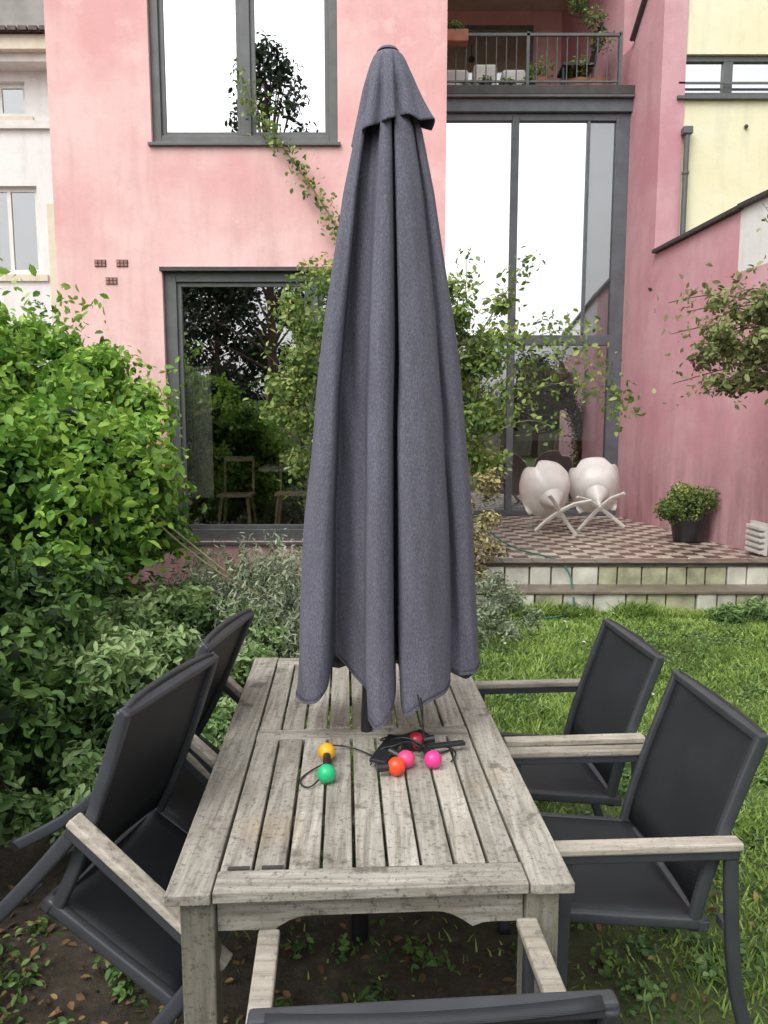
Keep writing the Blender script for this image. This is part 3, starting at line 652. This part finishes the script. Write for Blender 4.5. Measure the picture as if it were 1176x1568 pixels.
# ------------------------------------------------------------------ plants
def plant(name,C,rad,n,size,mat,core=.0,**k):
    E=empty(name);tb=k.pop('tb',0);P,d,t=clumps(C,rad,n,k.pop('shell',.5))
    leafcloud('leaves',P,size,mat,E,d,tint=t+tb,**k)
    if core: blob('dark_core',C,[r*core for r in rad],M_core,E)
    return E
def region(n,x0,x1,y0,y1,z0,zf):
    out=[]
    for _ in range(n):
        x=random.uniform(x0,x1);y=random.uniform(y0,y1);zt_=zf(x,y);out.append((x,y,z0+(zt_-z0)*random.random()**.6))
    return out
C=region(160,-4.3,-2.15,5.4,7.3,.2,lambda x,y:2.62+.16*math.sin(x*5)+.10*math.sin(x*13+y*3)-max(0,x+2.9)*.75)
C+=region(125,-3.6,-1.75,4.0,5.5,.2,lambda x,y:2.10-max(0,x+2.6)*.75+.22*math.sin(x*4+y*3)+.12*math.sin(x*11))
C+=[(-1.75,5.0,1.2),(-1.7,5.1,1.45),(-1.65,5.2,1.3),(-1.8,5.5,1.7),(-1.9,5.8,1.9),(-1.7,4.8,1.05),(-1.72,5.6,.9),(-1.6,5.2,1.05)]
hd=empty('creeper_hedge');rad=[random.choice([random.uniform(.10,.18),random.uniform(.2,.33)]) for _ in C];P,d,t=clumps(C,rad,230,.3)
t=t+.20*np.clip((P[:,2]-1.15)/1.3,-1,1)+.10*np.sin(P[:,0]*4+P[:,2]*5)*np.sin(P[:,2]*3.3+P[:,0])  # leaf tint lightens with height: bright lit top painted into the colour
leafcloud('leaves',P,.074,M_creep,hd,d,aspect=.58,tint=t);blob('dark_core',C,[r*.4 for r in rad],M_core,hd)
SH=[];ST=[]
def strand(x,y,z,dx,dy,dz,g,n,sp=.03):
    tb=random.uniform(.3,.85)
    for q in range(n):
        SH.append((x+q*dx+random.gauss(0,sp),y+q*dy+random.gauss(0,sp),z+q*dz-g*q*q+random.gauss(0,sp)));ST.append(tb+random.gauss(0,.12))
for _ in range(80):
    x=random.uniform(-3.8,-1.95);strand(x,random.uniform(5.2,7),2.45-max(0,x+2.9)*.8,random.gauss(0,.013),random.gauss(-.006,.012),.022,0,random.randint(8,22))
for _ in range(120):
    strand(random.uniform(-3.1,-1.7),random.uniform(3.9,4.8),random.uniform(.9,2.05),random.uniform(-.01,.032),-.02,.02,.0022,random.randint(8,18))
for _ in range(60):
    strand(random.uniform(-2.0,-1.7),random.uniform(4.7,5.8),random.uniform(.8,1.8),random.uniform(.008,.03),-.008,.012,.002,random.randint(8,16),.035)
leafcloud('shoots',SH,.078,M_creep,hd,tint=np.array(ST))
for q in range(2):
    tube('runner',[(-1.8,5.1,1.3),(-1.45,5.0,.95+.1*q),(-1.1,4.9,.72+.05*q),(-.85,4.9,.60)],.007,M_stem,hd)
C=region(120,-2.9,-1.45,2.3,4.1,.1,lambda x,y:1.30-max(0,x+2.0)*1.15+.14*math.sin(x*5+y*4))
C+=region(44,-2.6,-1.3,1.2,2.3,.05,lambda x,y:.85-max(0,x+2.1)*.9)
plant('shade_shrub',C,[random.uniform(.10,.22) for _ in C],220,.064,M_shade,.4,aspect=.5,shell=.3)
C=region(120,-2.0,-.75,3.3,5.0,.05,lambda x,y:.66-max(0,x+1.4)*.4)
plant('ground_cover',C,[random.uniform(.09,.17) for _ in C],220,.062,M_cover,.35,aspect=.4,shell=.3,tb=.14)
C=region(55,-1.45,-.62,2.6,3.9,.03,lambda x,y:.34);plant('mint_patch',C,[random.uniform(.08,.13) for _ in C],170,.045,M_cover,.4,aspect=.5,tb=.05)
C=[(random.uniform(-1.3,.9),random.uniform(1.5,3.5),.02) for _ in range(110)]+[(random.uniform(-1.7,-.8),random.uniform(1.1,2.2),.03) for _ in range(60)]
plant('weeds',C,[random.uniform(.04,.11) for _ in C],36,.03,M_shade,0,shell=.1,up=1,tb=.1)
E=empty('lavender_shrub');Pp=[];T_=[]
for _ in range(1500):
    bx=random.gauss(-.88,.40);by=random.gauss(5.3,.5);lean=Vector((random.gauss(0,.35)+(bx+.9)*.5,random.gauss(-.15,.35),1)).normalized();h=random.uniform(.55,1.05)*max(.5,1-((bx+.8)**2+(by-5.4)**2)*.8)
    tt=random.uniform(.1,.85)
    for q in range(34):
        s=h*(.15+.85*q/34);Pp.append((bx+lean.x*s+random.gauss(0,.012),by+lean.y*s+random.gauss(0,.012),lean.z*s));T_.append(tt+.2*q/34+random.gauss(0,.08))
leafcloud('sprigs',Pp,.05,M_lav,E,aspect=.26,up=.2,droop=-.6,tint=np.array(T_))
blob('dark_core',[(-1.0,5.6,.3),(-.6,5.5,.28),(-1.35,5.5,.3)],[.38,.33,.33],M_core,E)
E=empty('climbing_vine')
def branch(pts,r,dens_,spread,size=.06,leaf=M_climb,nm='branch',yd=.6):
    tube(nm,pts,r,M_stem,E,taper=(1,.3));P=[]
    pts=[Vector(p) for p in pts];
    for a,b in zip(pts,pts[1:]):
        n_=int((b-a).length*dens_)
        for _ in range(n_):
            p=a.lerp(b,random.random());P.append((p.x+random.gauss(0,spread),p.y-abs(random.gauss(0,spread*yd)),p.z+random.gauss(0,spread)))
    leafcloud(nm+'_leaves',P,size,leaf,E,aspect=.6,tint=rng.normal(.55,.24,len(P)))
branch([(-.3,7.7,3.3),(-.46,7.9,3.74),(-.73,7.93,4.16),(-1.06,7.93,4.58),(-1.39,7.95,5.06),(-1.45,7.95,5.25)],.012,170,.065,.06)
for i in range(30):
    x0=random.uniform(-1.05,.85);z0=random.uniform(.8,2.6)
    branch([(-.1+random.uniform(-.3,.4),7.6,.1),(x0*.6,7.5,z0*.7),(x0,7.4+random.uniform(-.2,.2),z0+.2),(x0+random.uniform(-.25,.2),7.35,z0+random.uniform(.3,.75))],.01,90,.11,.062,nm='shoot%d'%i)
C=[(random.uniform(-.95,.2),random.uniform(7.3,7.75),random.uniform(1.3,3.15)) for _ in range(42)]+[(random.uniform(.45,1.15),random.uniform(7.1,7.6),random.uniform(1.2,2.9)) for _ in range(40)]
C+=[(-1.05,7.5,2.1),(-1.1,7.5,1.85),(-.9,7.5,2.95),(-.75,7.5,3.1),(-.6,7.5,3.25),(.6,7.4,3.1),(.7,7.4,3.0)]
P,d,t=clumps(C,[random.uniform(.12,.22) for _ in C],110,.2);leafcloud('clump_leaves',P,.064,M_climb,E,d,aspect=.6,tint=t+.14)
for i,pts in enumerate([[(.9,7.4,1.9),(1.3,7.2,2.35),(1.7,7.1,2.5),(2.1,7.0,2.25),(2.28,7.0,1.85)],[(.9,7.4,1.7),(1.3,7.2,2.1),(1.75,7.1,2.2),(2.1,7.0,2.0),(2.2,7.0,1.75)],
    [(.9,7.4,2.0),(1.25,7.3,2.6),(1.6,7.2,2.7),(1.95,7.1,2.6)],[(.8,7.4,2.4),(1.1,7.3,2.9),(1.3,7.3,3.2),(1.4,7.3,3.35)],[(.9,7.4,1.5),(1.2,7.2,1.8),(1.45,7.1,1.85),(1.6,7.0,1.7)],[(.7,7.5,2.6),(.85,7.5,3.1),(.8,7.5,3.4)]]):
    branch(pts,.007,135,.08,.066,nm='arch%d'%i)
C=[(random.uniform(.7,1.05),random.uniform(6.6,7.2),random.uniform(.25,1.3)) for _ in range(26)];P,d,t=clumps(C,[.11]*26,70,.1);leafcloud('dry_leaves',P,.045,foliage('dry_climber_leaves',(.12,.10,.05),(.33,.29,.12),(.55,.48,.22),0),E,d,tint=t)
C=[(random.uniform(.5,1.2),random.uniform(5.4,6.6),random.uniform(.05,.38)) for _ in range(36)];plant('border_weeds',C,[random.uniform(.07,.13) for _ in C],80,.045,M_lav,0,shell=.1,aspect=.35)
C=[(random.uniform(2.9,4.0),random.uniform(6.3,6.65),random.uniform(.03,.14)) for _ in range(26)];plant('dandelion_clump',C,[random.uniform(.07,.12) for _ in C],70,.07,M_cover,0,shell=.1,aspect=.3)
E=empty('rose_bush')
def rb(pts,r,dn,sp):
    tube('cane',pts,r,M_bark,E,taper=(1,.3));P=[];pts=[Vector(p) for p in pts]
    for a,b in zip(pts,pts[1:]):
        for _ in range(int((b-a).length*dn)):
            p=a.lerp(b,random.random());P.append((p.x+random.gauss(0,sp),p.y+random.gauss(0,sp),p.z+random.gauss(0,sp)))
    leafcloud('cane_leaves',P,.06,M_rose,E,aspect=.6,tint=rng.normal(.5,.25,len(P)))
for i in range(20):
    ex=random.uniform(2.45,3.5);ez=random.uniform(2.05,2.95)-abs(ex-3.1)*.2
    rb([(4.1,6.2,0),(4.0,6.3,1.6),(3.7,6.3,2.5),((ex+3.5)/2,6.4,ez+.15),(ex,6.4+random.uniform(-.3,.3),ez)],.012,75,.09)
C=[(random.uniform(2.65,3.7),random.uniform(6.1,6.7),random.uniform(2.05,2.85)) for _ in range(40)];P,d,t=clumps(C,[random.uniform(.08,.17) for _ in C],80,.1)
t=t+.3*(P[:,2]-2.45);leafcloud('clump_leaves',P,.064,M_rose,E,d,tint=t+.1)
for i in range(7): rb([(3.9,6.3,2.4),(3.55,6.3,3.0),(3.2+random.uniform(-.1,.3),6.4,3.3+random.uniform(-.2,.4))],.006,28,.08)
# trees behind the viewpoint (reflected in the windows)
def tree(loc,h,cr,n=4200,ls=.24,lo=.28,K=34,cs=1):
    E=empty('garden_tree',loc)
    tube('trunk',[(0,0,0),(.1,.1,h*.3),(-.05,0,h*.6),(0,0,h*.92)],.16,M_bark,E,taper=(1.2,.2))
    C=[]
    for _ in range(K):
        z=random.uniform(lo,1)*h;rr=cr*math.sin(min(1,(1.05-z/h)*1.6)*math.pi/2)*random.uniform(.3,1);a=random.uniform(0,6.28);c=(rr*math.cos(a),rr*math.sin(a),z);C.append(c)
        tube('limb',[(0,0,z*.75),(c[0]*.5,c[1]*.5,z*.9),c],.05,M_bark,E,taper=(1,.2),res=1)
    P,d,t=clumps(C,[random.uniform(.45,.9)*cr/2.6*cs for _ in C],n//K,.1);leafcloud('crown',P,ls,M_tree,E,d,tint=t)
tree((-3.4,-6.5,0),12.6,2.4,4600,.18,.35,60,.75)
for x,y,h,c in((-8,-14,8,3),(-3.5,-15,6.8,3),(-12.5,-15,8,3),(-6,-11,7.2,2.6),(2.5,-17,6.0,3),(8,-18,5.3,3),(13,-16,6.5,3),(-17,-15,8,3.5)): tree((x,y,0),h,c)
box('rear_garden_wall',-25,25,-20.3,-20,0,3.2,M_cream)
# ------------------------------------------------------------------ world, sun, camera
w=bpy.data.worlds.new('World');S.world=w;w.use_nodes=True;nt=w.node_tree;t=NT(nt)
for n in list(nt.nodes): nt.nodes.remove(n)
o=t.n('ShaderNodeOutputWorld');bg=t.n('ShaderNodeBackground');bg.inputs['Strength'].default_value=.15
sk=t.n('ShaderNodeTexSky',sky_type='NISHITA');sk.sun_disc=False;sk.sun_elevation=R(52);sk.sun_rotation=R(215);sk.dust_density=4;sk.air_density=1.5
hs=t.n('ShaderNodeHueSaturation');hs.inputs['Saturation'].default_value=.12;hs.inputs['Value'].default_value=1.75
t.l(sk.outputs[0],hs.inputs['Color']);t.l(hs.outputs[0],bg.inputs[0]);t.l(bg.outputs[0],o.inputs[0])
sl=bpy.data.lights.new('sun','SUN');sl.energy=.6;sl.angle=R(40);sl.color=(1,.98,.95);so=link(bpy.data.objects.new('sun',sl))
az=R(215);el=R(52);dv=Vector((math.sin(az)*math.cos(el),math.cos(az)*math.cos(el),math.sin(el)));so.rotation_euler=dv.to_track_quat('Z','Y').to_euler();so.location=dv*30
cd=bpy.data.cameras.new('camera');cam=link(bpy.data.objects.new('camera',cd));cam.location=(0,0,1.75);cam.rotation_euler=(R(90-6.8),0,0)
cd.sensor_fit='VERTICAL';cd.sensor_height=36;cd.lens=25.99;cd.clip_start=.05;cd.clip_end=600;S.camera=cam
S.view_settings.view_transform='Standard';S.view_settings.look='None';S.view_settings.exposure=0
